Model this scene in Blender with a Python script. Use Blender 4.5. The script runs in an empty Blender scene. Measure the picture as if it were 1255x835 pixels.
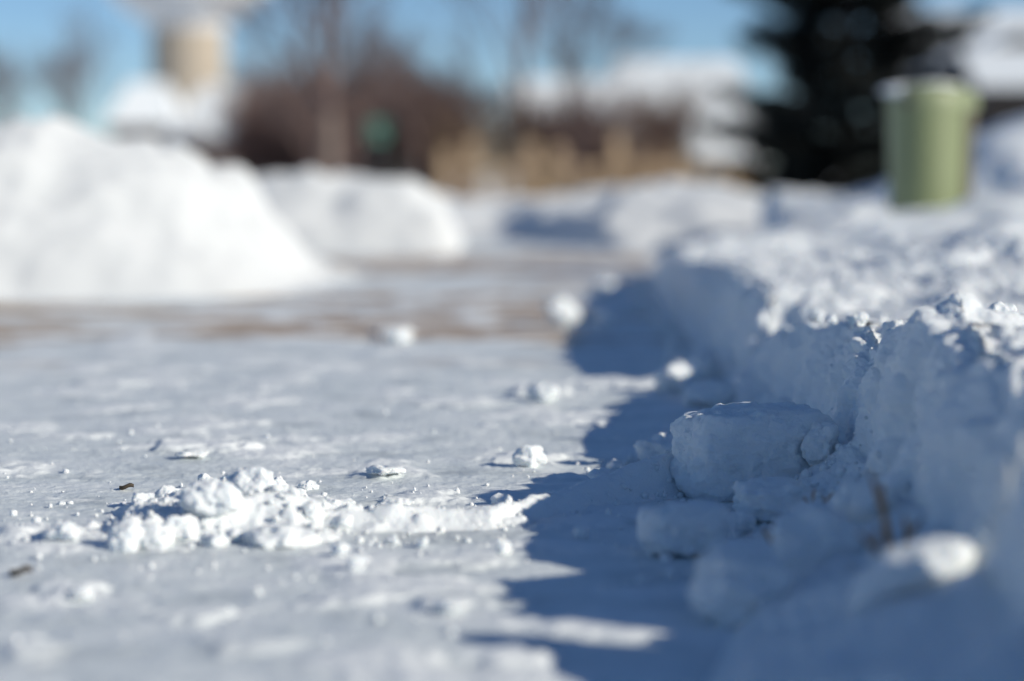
import bpy, bmesh, math, random
import numpy as np
from mathutils import Vector, Matrix

# ------------------------------------------------------------------ camera
FPX = 2963.0            # focal length in photo pixels (85 mm on a 36 mm sensor, 1255 px wide)
HZ = 215.0              # horizon row in the photo
H = 0.325               # camera height, m
FOCUS = 2.48
sc = bpy.context.scene
col = sc.collection
cam = bpy.data.cameras.new('camera')
camo = bpy.data.objects.new('camera', cam); col.objects.link(camo)
cam.sensor_width = 36; cam.lens = 85
cam.clip_start = 0.05; cam.clip_end = 6000
camo.location = (0, 0, H)
camo.rotation_euler = (math.radians(90) - math.atan((417.5 - HZ) / FPX), 0, 0)
cam.dof.use_dof = True
cam.dof.focus_distance = FOCUS
cam.dof.aperture_fstop = 2.4
sc.camera = camo

# ------------------------------------------------------------------ sky, sun, exposure
SUN_EL, SUN_AZ = math.radians(23.5), math.radians(28)   # azimuth: degrees behind the camera's right
sdir = Vector((math.cos(SUN_EL) * math.cos(SUN_AZ), -math.cos(SUN_EL) * math.sin(SUN_AZ), math.sin(SUN_EL)))
w = bpy.data.worlds.new('World'); sc.world = w; w.use_nodes = True
nt = w.node_tree
bg = nt.nodes['Background']
sky = nt.nodes.new('ShaderNodeTexSky'); sky.sky_type = 'NISHITA'; sky.sun_disc = False
sky.sun_elevation = SUN_EL; sky.sun_rotation = math.atan2(sdir.x, sdir.y)
sky.altitude = 2800; sky.air_density = 1.0; sky.dust_density = 0.0; sky.ozone_density = 5.2
nt.links.new(sky.outputs[0], bg.inputs[0]); bg.inputs[1].default_value = 0.087
sun = bpy.data.lights.new('sun', 'SUN'); suno = bpy.data.objects.new('sun', sun); col.objects.link(suno)
sun.energy = 4.2; sun.angle = math.radians(0.5); sun.color = (1.0, 0.93, 0.80)
suno.rotation_euler = sdir.to_track_quat('Z', 'Y').to_euler(); suno.location = (4, -2, 6)
sc.view_settings.view_transform = 'Standard'; sc.view_settings.look = 'None'
sc.view_settings.gamma = 1; sc.view_settings.exposure = 0.16
sc.render.engine = 'CYCLES'
sc.cycles.use_denoising = True
sc.cycles.max_bounces = 6; sc.cycles.diffuse_bounces = 4
sc.cycles.use_adaptive_sampling = False

rng = np.random.default_rng(7)
random.seed(7)

# ------------------------------------------------------------------ pixel -> place
def gpt(x, y, z=0.0):
    """photo pixel on the level z -> (X, Y)"""
    d = FPX * (H - z) / (y - HZ)
    return (x - 627.5) / FPX * d, d
def at(x, y, d):
    """photo pixel at distance d -> point"""
    return Vector(((x - 627.5) / FPX * d, d, H - (y - HZ) / FPX * d))

# ------------------------------------------------------------------ noise (numpy)
def _h(ix, iy, iz, s):
    with np.errstate(over='ignore'):
        h = (ix.astype(np.int64) * 374761393 + iy.astype(np.int64) * 668265263 + iz.astype(np.int64) * 1274126177 + s * 974711) & 0xffffffff
        h = ((h ^ (h >> 13)) * 1274126177) & 0xffffffff
        h = ((h ^ (h >> 15)) * 2246822519) & 0xffffffff
        h = h ^ (h >> 16)
    return (h & 0xffffff).astype(np.float64) / 0xffffff
def gnoise(x, y, z, s=0):
    fx, fy, fz = np.floor(x), np.floor(y), np.floor(z)
    tx, ty, tz = x - fx, y - fy, z - fz
    ux, uy, uz = [t * t * t * (t * (t * 6 - 15) + 10) for t in (tx, ty, tz)]
    out = 0
    for a in (0, 1):
        for b in (0, 1):
            for c in (0, 1):
                ix, iy, iz = fx + a, fy + b, fz + c
                g = _h(ix, iy, iz, s); th = g * 6.28318; ph = _h(ix, iy, iz, s + 91) * 2 - 1
                r = np.sqrt(1 - ph * ph)
                d = r * np.cos(th) * (tx - a) + r * np.sin(th) * (ty - b) + ph * (tz - c)
                out = out + d * (ux if a else 1 - ux) * (uy if b else 1 - uy) * (uz if c else 1 - uz)
    return out * 1.5
def fbm(x, y, z, sc_, octv=4, s=0, gain=0.5):
    out, a, f = 0, 1.0, 1.0 / sc_
    for o in range(octv):
        out = out + a * gnoise(x * f + 13.7 * o, y * f - 7.1 * o, z * f + 3.3 * o, s + o)
        a *= gain; f *= 2.03
    return out
def clumps(x, y, z, sc_, s=0, prob=0.7, rmin=0.25, rmax=0.62):
    """rounded lumps of random size: union of balls strewn through space"""
    x, y, z = x / sc_, y / sc_, z / sc_
    fx, fy, fz = np.floor(x), np.floor(y), np.floor(z)
    out = np.zeros_like(x)
    for a in (-1, 0, 1):
        for b in (-1, 0, 1):
            for c in (-1, 0, 1):
                ix, iy, iz = fx + a, fy + b, fz + c
                px = ix + _h(ix, iy, iz, s); py = iy + _h(ix, iy, iz, s + 11); pz = iz + _h(ix, iy, iz, s + 23)
                k = _h(ix, iy, iz, s + 37)
                r = np.where(k < prob, rmin + (rmax - rmin) * (k / prob) ** 2, 0)
                q = r * r - (x - px) ** 2 - (y - py) ** 2 - (z - pz) ** 2
                out = np.maximum(out, np.sqrt(np.maximum(q, 0)))
    return out * sc_
def sstep(a, b, x):
    t = np.clip((x - a) / (b - a), 0, 1)
    return t * t * (3 - 2 * t)

# ------------------------------------------------------------------ object helpers
def tag(o, label=None, cat=None, group=None, kind=None):
    if label: o['label'] = label
    if cat: o['category'] = cat
    if group: o['group'] = group
    if kind: o['kind'] = kind
    return o
def empty(name, loc=(0, 0, 0), rz=0.0):
    o = bpy.data.objects.new(name, None); col.objects.link(o)
    o.location = loc; o.rotation_euler = (0, 0, rz); o.empty_display_size = 0.1
    return o
def mesh_obj(name, verts, faces, mat, parent=None, smooth=True, loc=None):
    me = bpy.data.meshes.new(name)
    verts = np.asarray(verts, dtype=np.float32)
    if isinstance(faces, np.ndarray):
        n, k = faces.shape
        me.vertices.add(len(verts)); me.vertices.foreach_set('co', verts.ravel())
        me.loops.add(n * k); me.loops.foreach_set('vertex_index', faces.astype(np.int32).ravel())
        me.polygons.add(n); me.polygons.foreach_set('loop_start', np.arange(0, n * k, k, dtype=np.int32))
        me.polygons.foreach_set('loop_total', np.full(n, k, dtype=np.int32))
        me.update(calc_edges=True)
    else:
        me.from_pydata(verts.tolist(), [], faces); me.update()
    if smooth: me.polygons.foreach_set('use_smooth', np.ones(len(me.polygons), dtype=bool))
    if mat: me.materials.append(mat)
    o = bpy.data.objects.new(name, me); col.objects.link(o)
    if parent: o.parent = parent
    if loc is not None: o.location = loc
    return o
def grid_faces(nr, nc):
    i = np.arange(nr * nc).reshape(nr, nc)
    return np.stack([i[:-1, :-1], i[:-1, 1:], i[1:, 1:], i[1:, :-1]], -1).reshape(-1, 4)
def add_attr(o, name, vals):
    a = o.data.attributes.new(name, 'FLOAT', 'POINT'); a.data.foreach_set('value', np.asarray(vals, dtype=np.float32).ravel())
class MB:
    """collects simple solids, builds them as ONE mesh"""
    def __init__(s): s.v = []; s.f = []
    def add(s, v, f):
        k = len(s.v); s.v += [tuple(p) for p in v]; s.f += [tuple(i + k for i in q) for q in f]
    def box(s, x0, x1, y0, y1, z0, z1):
        v = [(x, y, z) for x in (x0, x1) for y in (y0, y1) for z in (z0, z1)]
        s.add(v, [(0, 1, 3, 2), (4, 6, 7, 5), (0, 4, 5, 1), (2, 3, 7, 6), (0, 2, 6, 4), (1, 5, 7, 3)])
    def prism(s, poly, y0, y1):
        n = len(poly); v = [(x, y0, z) for x, z in poly] + [(x, y1, z) for x, z in poly]
        s.add(v, [tuple(range(n - 1, -1, -1)), tuple(range(n, 2 * n))] + [(i, (i + 1) % n, n + (i + 1) % n, n + i) for i in range(n)])
    def prism_x(s, poly, x0, x1):
        n = len(poly); v = [(x0, y, z) for y, z in poly] + [(x1, y, z) for y, z in poly]
        s.add(v, [tuple(range(n)), tuple(range(2 * n - 1, n - 1, -1))] + [(i, n + i, n + (i + 1) % n, (i + 1) % n) for i in range(n)])
    def tube(s, pts, rad, k=5):
        pts = [Vector(p) for p in pts]; v = []; f = []
        for i, p in enumerate(pts):
            t = (pts[min(i + 1, len(pts) - 1)] - pts[max(i - 1, 0)]).normalized()
            a = t.orthogonal().normalized(); b = t.cross(a)
            for j in range(k):
                q = 2 * math.pi * j / k
                v.append(p + (a * math.cos(q) + b * math.sin(q)) * rad[i])
        for i in range(len(pts) - 1):
            for j in range(k):
                f.append((i * k + j, i * k + (j + 1) % k, (i + 1) * k + (j + 1) % k, (i + 1) * k + j))
        f.append(tuple(range(k - 1, -1, -1))); f.append(tuple((len(pts) - 1) * k + j for j in range(k)))
        s.add(v, f)
    def lathe(s, prof, n=32, c=(0, 0), rmod=None):
        v = []; f = []; m = len(prof)
        for j in range(n):
            q = 2 * math.pi * j / n
            for (r, z) in prof:
                rr = r * (rmod(q, z) if rmod else 1)
                v.append((c[0] + rr * math.cos(q), c[1] + rr * math.sin(q), z))
        for j in range(n):
            for i in range(m - 1):
                a, b = j * m + i, ((j + 1) % n) * m + i
                f.append((a, b, b + 1, a + 1))
        s.add(v, f)
    def build(s, name, mat, parent=None, smooth=False):
        return mesh_obj(name, s.v, s.f, mat, parent, smooth)

# ------------------------------------------------------------------ materials
def new_mat(name):
    m = bpy.data.materials.new(name); m.use_nodes = True
    return m, m.node_tree, m.node_tree.nodes['Principled BSDF']
def node(t, typ, **kw):
    n = t.nodes.new(typ)
    for k, v in kw.items(): setattr(n, k, v)
    return n
def ramp(t, fac, stops):
    r = node(t, 'ShaderNodeValToRGB'); e = r.color_ramp.elements
    while len(e) < len(stops): e.new(0.5)
    for i, (p, c) in enumerate(stops):
        e[i].position = p; e[i].color = (*c, 1) if len(c) == 3 else c
    t.links.new(fac, r.inputs[0]); return r.outputs[0]
def tnoise(t, scale, detail=4, rough=0.55):
    tc = node(t, 'ShaderNodeNewGeometry'); n = node(t, 'ShaderNodeTexNoise')
    n.inputs['Scale'].default_value = scale; n.inputs['Detail'].default_value = detail; n.inputs['Roughness'].default_value = rough
    t.links.new(tc.outputs['Position'], n.inputs['Vector']); return n.outputs[0]
def simple(name, colr, rough=0.7, var=0.12, scale=6.0, bump=0.0, bscale=None, metallic=0.0):
    m, t, b = new_mat(name)
    f = tnoise(t, scale)
    lo = tuple(c * (1 - var) for c in colr); hi = tuple(min(1, c * (1 + var)) for c in colr)
    t.links.new(ramp(t, f, [(0.3, lo), (0.7, hi)]), b.inputs['Base Color'])
    b.inputs['Roughness'].default_value = rough; b.inputs['Metallic'].default_value = metallic
    if bump:
        bn = node(t, 'ShaderNodeBump'); bn.inputs['Strength'].default_value = 0.5; bn.inputs['Distance'].default_value = bump
        t.links.new(tnoise(t, bscale or scale * 8), bn.inputs['Height']); t.links.new(bn.outputs[0], b.inputs['Normal'])
    return m
def snow_mat(name, colr=(0.86, 0.90, 0.915), grain=1.0, sss=0.4):
    m, t, b = new_mat(name)
    f = tnoise(t, 18, 5)
    t.links.new(ramp(t, f, [(0.25, tuple(c * 0.95 for c in colr)), (0.75, colr)]), b.inputs['Base Color'])
    b.inputs['Roughness'].default_value = 0.55
    b.inputs['Specular IOR Level'].default_value = 0.3
    b.inputs['Diffuse Roughness'].default_value = 0.8
    b.inputs['Subsurface Weight'].default_value = sss
    b.inputs['Subsurface Radius'].default_value = (0.8, 1.0, 1.2)
    b.inputs['Subsurface Scale'].default_value = 0.004
    if grain:
        b1 = node(t, 'ShaderNodeBump'); b1.inputs['Strength'].default_value = 0.85 * grain; b1.inputs['Distance'].default_value = 0.0018
        t.links.new(tnoise(t, 420, 3, 0.7), b1.inputs['Height'])
        b2 = node(t, 'ShaderNodeBump'); b2.inputs['Strength'].default_value = 0.5 * grain; b2.inputs['Distance'].default_value = 0.004
        t.links.new(tnoise(t, 120, 4, 0.6), b2.inputs['Height'])
        t.links.new(b1.outputs[0], b2.inputs['Normal']); t.links.new(b2.outputs[0], b.inputs['Normal'])
    return m
SNOW = snow_mat('snow')
SNOW_FAR = snow_mat('drifted_snow', (0.85, 0.885, 0.90), grain=0.0, sss=0.0)
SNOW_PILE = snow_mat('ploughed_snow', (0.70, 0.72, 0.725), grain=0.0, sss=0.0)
def pavement_mat():
    m, t, b = new_mat('icy_pavement')
    a1 = node(t, 'ShaderNodeAttribute', attribute_name='snow'); a2 = node(t, 'ShaderNodeAttribute', attribute_name='bare')
    packed = ramp(t, tnoise(t, 9, 6, 0.65), [(0.26, (0.43, 0.475, 0.495)), (0.46, (0.72, 0.775, 0.785)), (0.72, (0.85, 0.885, 0.89))])
    conc = ramp(t, tnoise(t, 14, 5, 0.6), [(0.3, (0.38, 0.265, 0.16)), (0.7, (0.58, 0.45, 0.32))])
    mx = node(t, 'ShaderNodeMix', data_type='RGBA'); t.links.new(a2.outputs['Fac'], mx.inputs[0]); t.links.new(packed, mx.inputs[6]); t.links.new(conc, mx.inputs[7])
    my = node(t, 'ShaderNodeMix', data_type='RGBA'); t.links.new(a1.outputs['Fac'], my.inputs[0]); t.links.new(mx.outputs[2], my.inputs[6]); my.inputs[7].default_value = (0.865, 0.90, 0.91, 1)
    t.links.new(my.outputs[2], b.inputs['Base Color'])
    rr = node(t, 'ShaderNodeMapRange'); t.links.new(a1.outputs['Fac'], rr.inputs[0]); rr.inputs[3].default_value = 0.45; rr.inputs[4].default_value = 0.7
    t.links.new(rr.outputs[0], b.inputs['Roughness']); b.inputs['Specular IOR Level'].default_value = 0.25
    b1 = node(t, 'ShaderNodeBump'); b1.inputs['Strength'].default_value = 0.5; b1.inputs['Distance'].default_value = 0.0012
    t.links.new(tnoise(t, 480, 3, 0.7), b1.inputs['Height'])
    b2 = node(t, 'ShaderNodeBump'); b2.inputs['Strength'].default_value = 0.45; b2.inputs['Distance'].default_value = 0.003
    t.links.new(tnoise(t, 110, 4, 0.65), b2.inputs['Height'])
    t.links.new(b1.outputs[0], b2.inputs['Normal']); t.links.new(b2.outputs[0], b.inputs['Normal'])
    return m
PAVE = pavement_mat()

# ------------------------------------------------------------------ the setting: ground and pavement
def spaced(stops):
    """stops: (position, spacing) -> positions with the spacing changing smoothly"""
    out = [stops[0][0]]; ps = [p for p, _ in stops]; ss = [s for _, s in stops]
    while out[-1] < ps[-1]: out.append(out[-1] + float(np.interp(out[-1], ps, ss)))
    return np.array(out)

def GZ(d):
    t = min(max((d - 18) / 42, 0), 1); return -1.1 * t * t * (3 - 2 * t)

FOOT = ([0.6, 1.3, 1.6, 1.85, 2.1, 2.3, 3.0, 4.0, 5.0, 6.8, 7.3, 8.0, 9.0, 11.0], [.03, .08, .125, .17, .225, .245, .30, .325, .345, .38, .45, .88, .95, 1.0])
WALL = ([0.6, 1.3, 1.6, 1.9, 2.2, 2.6, 3.0, 4.0, 5.0, 6.8, 7.3, 8.0, 9.0, 11.0], [.26, .29, .31, .325, .335, .335, .345, .355, .37, .405, .49, .94, 1.01, 1.06])
LIP = ([0.6, 1.3, 1.6, 2.0, 2.5, 3.0, 4.0, 5.0, 6.8, 7.3, 8.0, 9.0, 11.0], [.36, .375, .385, .40, .405, .41, .415, .425, .45, .54, 1.0, 1.08, 1.13])
# the jagged edge of the shadow on the pavement tells how high the lip is along its length
EDGE = [(900, 640), (850, 690), (832, 730), (805, 640), (785, 545), (765, 555), (745, 612), (728, 560), (712, 600), (697, 672), (683, 600), (668, 600), (652, 610), (640, 606), (628, 590), (606, 548),
        (596, 600), (585, 655), (570, 718), (558, 700), (540, 688), (520, 692), (500, 730), (488, 780), (470, 850), (460, 720), (450, 700), (420, 700), (395, 710), (370, 728), (345, 750), (325, 785), (310, 800)]
hy, hh_ = [], []
for (yy, xx) in EDGE:
    a, b = gpt(xx, yy)
    for _ in range(3):
        L = float(np.interp(b, *LIP)) - a
        yl = b - L * math.tan(SUN_AZ)
        L = float(np.interp(yl, *LIP)) - a
    hy.append(yl); hh_.append(max(.085, (L / math.cos(SUN_AZ) * math.tan(SUN_EL) - .010) * (1.13 if yy < 500 else 1)))
for q_ in [(.5, .19), (.9, .20), (1.15, .20)]:
    if q_[0] < min(hy): hy.append(q_[0]); hh_.append(q_[1])
o_ = np.argsort(hy); hy = np.array(hy)[o_]; hh_ = np.array(hh_)[o_]
_ys = np.linspace(.5, 12, 240); _hi = np.interp(_ys, hy, hh_)
_w = np.exp(-((_ys[:, None] - _ys[None]) / .3) ** 2); YBASE = (_w * _hi[None]).sum(1) / _w.sum(1) + .004
YBASE = np.where(_ys > 6.8, np.interp(_ys, [6.8, 9, 12], [.155, .15, .16]), YBASE)
def yard_z(x, y):
    base = np.interp(y, _ys, YBASE)
    base = base + .03 * sstep(.5, 1.1, x) * sstep(8, 4, y)
    base = base + 0.055 * sstep(0.6, 1.5, x) + 0.42 * np.exp(-((x - 1.92) / 0.34) ** 2 - ((y - 9.4) / 0.8) ** 2)
    base = base + 0.10 * np.exp(-((x - 1.05) / 0.5) ** 2 - ((y - 10.5) / 1.2) ** 2)
    return base + (.010 + .045 * sstep(.55, 1.0, x)) * fbm(x, y, 0 * x, 0.42, 3, 5) + 0.03 * fbm(x, y, 0 * x, 1.7, 2, 9) * sstep(.5, 1.2, x)

# far ground sheet
gx = np.concatenate([-spaced([(6, 1.5), (30, 6), (300, 60), (2500, 500)])[::-1], spaced([(-5.5, 0.6), (6, 0.6)]), spaced([(7, 1.5), (30, 6), (300, 60), (2500, 500)])])
gy = np.concatenate([spaced([(-300, 60), (-20, 8), (-2, 1)]), spaced([(0, .7), (20, .7), (60, 4), (300, 40), (4000, 600)])])
X, Y = np.meshgrid(gx, gy)
Z = -0.035 + 0.02 * gnoise(X / 2.1, Y / 2.1, 0 * X, 3)
Z += -1.1 * sstep(18, 60, Y) + 0.12 * sstep(-1.7, -3.2, X)
g = mesh_obj('ground', np.stack([X, Y, Z], -1).reshape(-1, 3), grid_faces(*X.shape), SNOW_FAR)
tag(g, 'snow covered flat ground reaching to the horizon', kind='structure')

# the cleared pavement, packed snow and ice over concrete
px = np.concatenate([spaced([(-3.4, .06), (-1.3, .02), (-.62, .004), (-.5, .0027), (.42, .0027), (.6, .01), (.9, .05)])])
py = spaced([(0.6, .05), (1.4, .006), (1.9, .0036), (2.4, .0032), (3.0, .005), (4.2, .011), (7, .03), (13, .09)])
X, Y = np.meshgrid(px, py)
O = np.zeros_like(X)
patches = [(245, 552, 78, .007, 1), (90, 537, 45, .004, 1), (660, 484, 45, .010, 1), (130, 470, 55, .006, .9), (560, 496, 65, .004, .7), (484, 412, 30, .014, 1),
           (430, 742, 75, .004, .8), (85, 728, 55, .006, .9), (545, 748, 55, .005, .9), (640, 566, 60, .005, .9), (760, 470, 80, .006, .9), (620, 815, 90, .006, .9),  # last one here: sunlit strip near the camera, whitened into the colour
           (230, 758, 60, .004, .6), (560, 690, 70, .004, .7), (470, 584, 60, .004, .8), (520, 612, 60, .005, .8), (20, 580, 50, .003, .6), (330, 470, 60, .003, .6),
           (40, 660, 60, .006, 1), (600, 640, 60, .007, 1), (700, 520, 60, .003, .8), (30, 800, 60, .004, .6), (300, 800, 70, .003, .5), (720, 640, 80, .004, .7)]
snow = np.zeros_like(X); zz = np.zeros_like(X)
wob = fbm(X, Y, O, .035, 4, 40) * .55
for (cx, cy, hw, hh, am) in patches:
    a, b = gpt(cx, cy); r = hw / FPX * b
    q = 1 - np.sqrt(((X - a) / r) ** 2 + ((Y - b) / (r * 1.0)) ** 2) + wob
    k = sstep(0.0, .55, q); zz += hh * k; snow = np.maximum(snow, am * sstep(0.05, .5, q))
pn = fbm(X, Y, O, .16, 5, 50)
snow = np.maximum(snow, .85 * sstep(.14, .42, pn)); zz += .0035 * sstep(.15, .6, pn)
zz += .004 * fbm(X, Y, O, .5, 3, 60) + .0013 * fbm(X, Y, O, .045, 4, 61) + .0012 * np.abs(fbm(X, Y, O, .012, 3, 62))
zz += .16 * clumps(X, Y, O + .3 * .02, .022, 63, .35, .15, .5) * (0.15 + .85 * np.maximum(snow, sstep(.1, .3, fbm(X, Y, O, .3, 2, 64))))
bn = fbm(X * .45, Y, O, .35, 4, 70)
bare = sstep(-.15, .35, 1.5 * bn + 1.0 * np.exp(-((Y - 5.5) / .95) ** 2) * sstep(.25, .1, X) * sstep(-1.3, -.35, X) - .32)
bare = np.maximum(bare, sstep(-.1, .4, 1.5 * bn + 1.1 * np.exp(-((Y - 9.0) / 1.0) ** 2) - .45))
bare = np.maximum(bare, .0 * sstep(.2, .7, fbm(X * .5, Y, O, .22, 4, 75) - .12) * sstep(3.9, 3.0, Y))
bare = .95 * bare * (1 - snow) * sstep(3.9, 4.6, Y)
zz += .0012 * gnoise(X / .35, Y / .022, O, 77) * sstep(4, 3, Y)
zz -= .02 * sstep(.5, .9, X)
p = mesh_obj('pavement', np.stack([X, Y, zz], -1).reshape(-1, 3), grid_faces(*X.shape), PAVE)
add_attr(p, 'snow', snow); add_attr(p, 'bare', bare)
tag(p, 'scraped pavement under a film of packed snow and ice', kind='structure')
# function for resting things on the pavement
def pave_z(x, y):
    i = min(max(int(np.searchsorted(py, y)), 0), len(py) - 1); j = min(max(int(np.searchsorted(px, x)), 0), len(px) - 1)
    return float(zz[i, j])

# ------------------------------------------------------------------ the snow bank on the right
rows = spaced([(0.7, .03), (1.3, .012), (1.7, .006), (2.0, .0034), (2.9, .0034), (3.6, .008), (5, .018), (8, .04), (10.5, .07)])
vA = np.linspace(-1, 0, 7)[:-1]; NB, NC, ND, NE = 62, 100, 150, 46
R = rows[:, None]
foot = np.interp(rows, *FOOT)[:, None]; wall = np.interp(rows, *WALL)[:, None]; lip = np.interp(rows, *LIP)[:, None]
lip = lip + .018 * gnoise(rows / .16, 0 * rows, 0 * rows, 81)[:, None] + .02 * gnoise(rows / .5, 0 * rows, 0 * rows, 82)[:, None]
wall = wall + .016 * gnoise(rows / .12, 0 * rows, 0 * rows, 83)[:, None]
hgt = np.interp(rows, hy, hh_)[:, None]
far = sstep(6.9, 8.2, R); 
hgt = np.maximum(hgt, .207 * np.exp(-((R - 2.12) / .12) ** 4)); hgt = np.maximum(hgt, .19 * np.exp(-((R - 2.37) / .08) ** 4)); hgt = hgt * (1 - far) + (yard_z(lip, R) - .01) * far
th = (.03 + .05 * np.interp(rows, [1.2, 1.8, 2.2, 2.35, 2.55, 3, 5], [1, .8, .45, .6, .5, .2, .3])[:, None])
xs, zs, topm = [], [], []
for v in vA: xs.append(foot + .07 * v + 0 * R); zs.append(-.03 * (-v) - .002 + 0 * R); topm.append(0 * R)
for s in np.linspace(0, 1, NB)[:-1]: xs.append(foot + (wall - foot) * s); zs.append(th * (s ** 0.8)); topm.append(0 * R + .55)
for s in np.linspace(0, 1, NC)[:-1]:
    xs.append(wall + (lip - wall) * (.55 * s + .45 * s ** 4)); zs.append(th + (hgt - th) * (1 - (1 - s) ** 1.25)); topm.append(0 * R + .28 + .72 * float(sstep(.75, 1, np.array(s))))
dE = np.concatenate([np.linspace(0, .45, ND)[:-1], .45 + 2.6 * np.linspace(0, 1, NE) ** 1.6])
for dd in dE:
    xx = lip + dd; yz = yard_z(xx, R + 0 * xx)
    a = hgt + .42 * dd; k = .012
    hmin = -k * np.logaddexp(-a / k, -yz / k)
    top = np.where(hgt > yz, yz + (hgt - yz) * np.exp(-dd / .10), hmin)
    xs.append(xx); zs.append(top); topm.append(0 * R + 1.0)
X = np.concatenate(xs, 1); Z = np.concatenate(zs, 1); T = np.concatenate(topm, 1); Y = np.repeat(R, X.shape[1], 1)
# a gap in the edge that lets the sun in on one lump low on the near face
_yc = 1.575 - (X - .27) * math.tan(SUN_AZ); _zr = .045 + (X - .27) / math.cos(SUN_AZ) * math.tan(SUN_EL)
Z = np.where(X > .29, np.minimum(Z, _zr - .028 + ((Y - _yc) / .034) ** 2 * .1), Z)
def normals(X, Y, Z):
    P = np.stack([X, Y, Z], -1)
    du = np.gradient(P, axis=0); dv = np.gradient(P, axis=1)
    n = np.cross(dv, du); n /= np.linalg.norm(n, axis=-1, keepdims=True) + 1e-12
    return n
N = normals(X, Y, Z)
lowf = clumps(X, Y, Z, .085, 101, .75, .2, .6)
midf = clumps(X, Y, Z, .040, 102, .7, .2, .6)
smal = clumps(X, Y, Z, .017, 103, .6, .2, .6)
flut = gnoise(Y / .035 + X * 4, Z / .16, X / .1, 110)
faceonly = np.clip(1 - abs(T - .3) / .3, 0, 1)
T = np.where((T > .25) & (T < .6), T + .35 * sstep(2.9, 3.4, Y), T)
bulge = .020 * gnoise(Y / .10, Z / .22, X / .5, 130) + .013 * gnoise(Y / .045 + 3 * Z, Z / .09, X / .2, 131)
clod = .55 * clumps(X, Y, Z, .06, 132, .55, .25, .6) + .45 * clumps(X, Y, Z, .024, 133, .5, .2, .55)
disp = faceonly * (bulge + clod * sstep(.0, .3, fbm(X, Y, Z, .16, 2, 134) + .10 + .25 * sstep(2.8, 3.6, Y))) + T * (.24 * lowf + .30 * midf + .17 * smal) + .012 * fbm(X, Y, Z, .14, 3, 105) * (.4 + .6 * T) + faceonly * (.0075 * flut + .0050 * fbm(X, Y, Z, .03, 4, 111))
disp += .0030 * fbm(X, Y, Z, .011, 3, 106) * (.6 + .4 * T) + .0016 * np.abs(gnoise(X / .006, Y / .006, Z / .006, 108)) + .0025 * T * fbm(X, Y, Z, .05, 3, 107)
fade = np.ones(X.shape[1]); fade[:7] = 0; fade[7:20] = np.linspace(0, 1, 13); fade[-6:] = np.linspace(1, 0, 6)
disp += .24 * clumps(X, Y, Z, .20, 140, .6, .2, .6) * sstep(lip + .12, lip + .4, X)
disp *= fade[None, :]
disp -= .012 * T
P = np.stack([X, Y, Z], -1) + N * disp[..., None]
P[:, -1, 2] -= .08; P[-3:, 40:, 2] -= np.array([.02, .06, .1])[:, None]
o = mesh_obj('snow_bank', P.reshape(-1, 3), grid_faces(*X.shape)[:, ::-1], SNOW)
tag(o, 'long low snow bank with a shovelled, shaded face along the right of the pavement', 'snow bank')
BANK = P
def bank_z(x, y):
    i = int(np.clip(np.searchsorted(rows, y), 0, len(rows) - 1)); j = int(np.argmin(np.abs(BANK[i, 7:, 0] - x))) + 7
    return float(BANK[i, j, 2])

# snowy yard beyond the bank
yx = spaced([(.75, .05), (3, .07), (6, .5), (40, 4)]); yy = spaced([(-3, .5), (1, .2), (8, .12), (13, .1), (18, .4), (45, 3)])
X, Y = np.meshgrid(yx, yy)
Z = yard_z(X, Y) + (.09 * fbm(X, Y, 0 * X, .6, 3, 122) + .30 * clumps(X, Y, 0 * X, .30, 120, .7, .2, .6) + .2 * clumps(X, Y, 0 * X, .12, 121, .7, .2, .6)) * sstep(6, 9, Y) - .02
lx = np.interp(Y, *LIP); inb = sstep(lx + 2.9, lx + 2.4, X) * sstep(10.7, 10.0, Y) * sstep(.5, .8, Y)
Z -= 1.3 * sstep(11.5, 19, Y); Z -= .06 * inb; Z -= .4 * sstep(lx + 1.0, lx + .1, X) * sstep(14, 11, Y)
o = mesh_obj('snowy_yard', np.stack([X, Y, Z], -1).reshape(-1, 3), grid_faces(*X.shape), SNOW_FAR)
tag(o, 'untouched snow over the yard behind the bank', kind='structure')

# ------------------------------------------------------------------ snow piles (height fields over their own patch)
def pile(name, x0, x1, y0, y1, step, hf, label, mat=SNOW_PILE, lump=(.12, .25), seed=0):
    X, Y = np.meshgrid(np.arange(x0, x1, step), np.arange(y0, y1, step))
    Z = hf(X, Y)
    m = np.clip(Z / .12, 0, 1)
    Z = Z + m * (lump[1] * clumps(X, Y, Z, lump[0], 200 + seed, .6, .2, .6) + .3 * lump[1] * clumps(X, Y, Z, lump[0] * .35, 210 + seed, .6, .2, .6) + .045 * fbm(X, Y, Z, .3, 4, 220 + seed)) - .03
    F = grid_faces(*X.shape); keep = Z.reshape(-1)[F].max(1) > -.03
    used = np.unique(F[keep]); idx = np.full(X.size, -1); idx[used] = np.arange(len(used))
    V = np.stack([X, Y, Z], -1).reshape(-1, 3)[used]
    o = mesh_obj(name, V, idx[F[keep]], mat)
    return tag(o, label, 'snow pile')
def big(X, Y):
    # crest falls from the left to a toe at the right, front toe runs across the pavement
    crest = np.interp(X, [-4, -2.4, -1.52, -1.36, -1.27, -1.1, -.935, -.815, -.72, -.62, -.5, -.40, -.3], [.44, .50, .475, .51, .475, .45, .385, .295, .18, .07, .02, -.02, -.06])
    front = np.interp(X, [-4, -1.5, -.9, -.4], [5.7, 6.15, 6.3, 6.6])
    t = (Y - front) / 1.05; u = (front + 2.0 - Y) / .9
    s = np.clip(np.minimum(t, u), -.3, 1)
    streak = .025 * gnoise((X + .5 * Y) / .16, (Y - .3 * X) / .7, 0 * X, 31)
    return np.where(s > 0, crest * np.sin(np.clip(s, 0, 1) * math.pi / 2) ** .9 + streak * s, s * .3)
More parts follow.
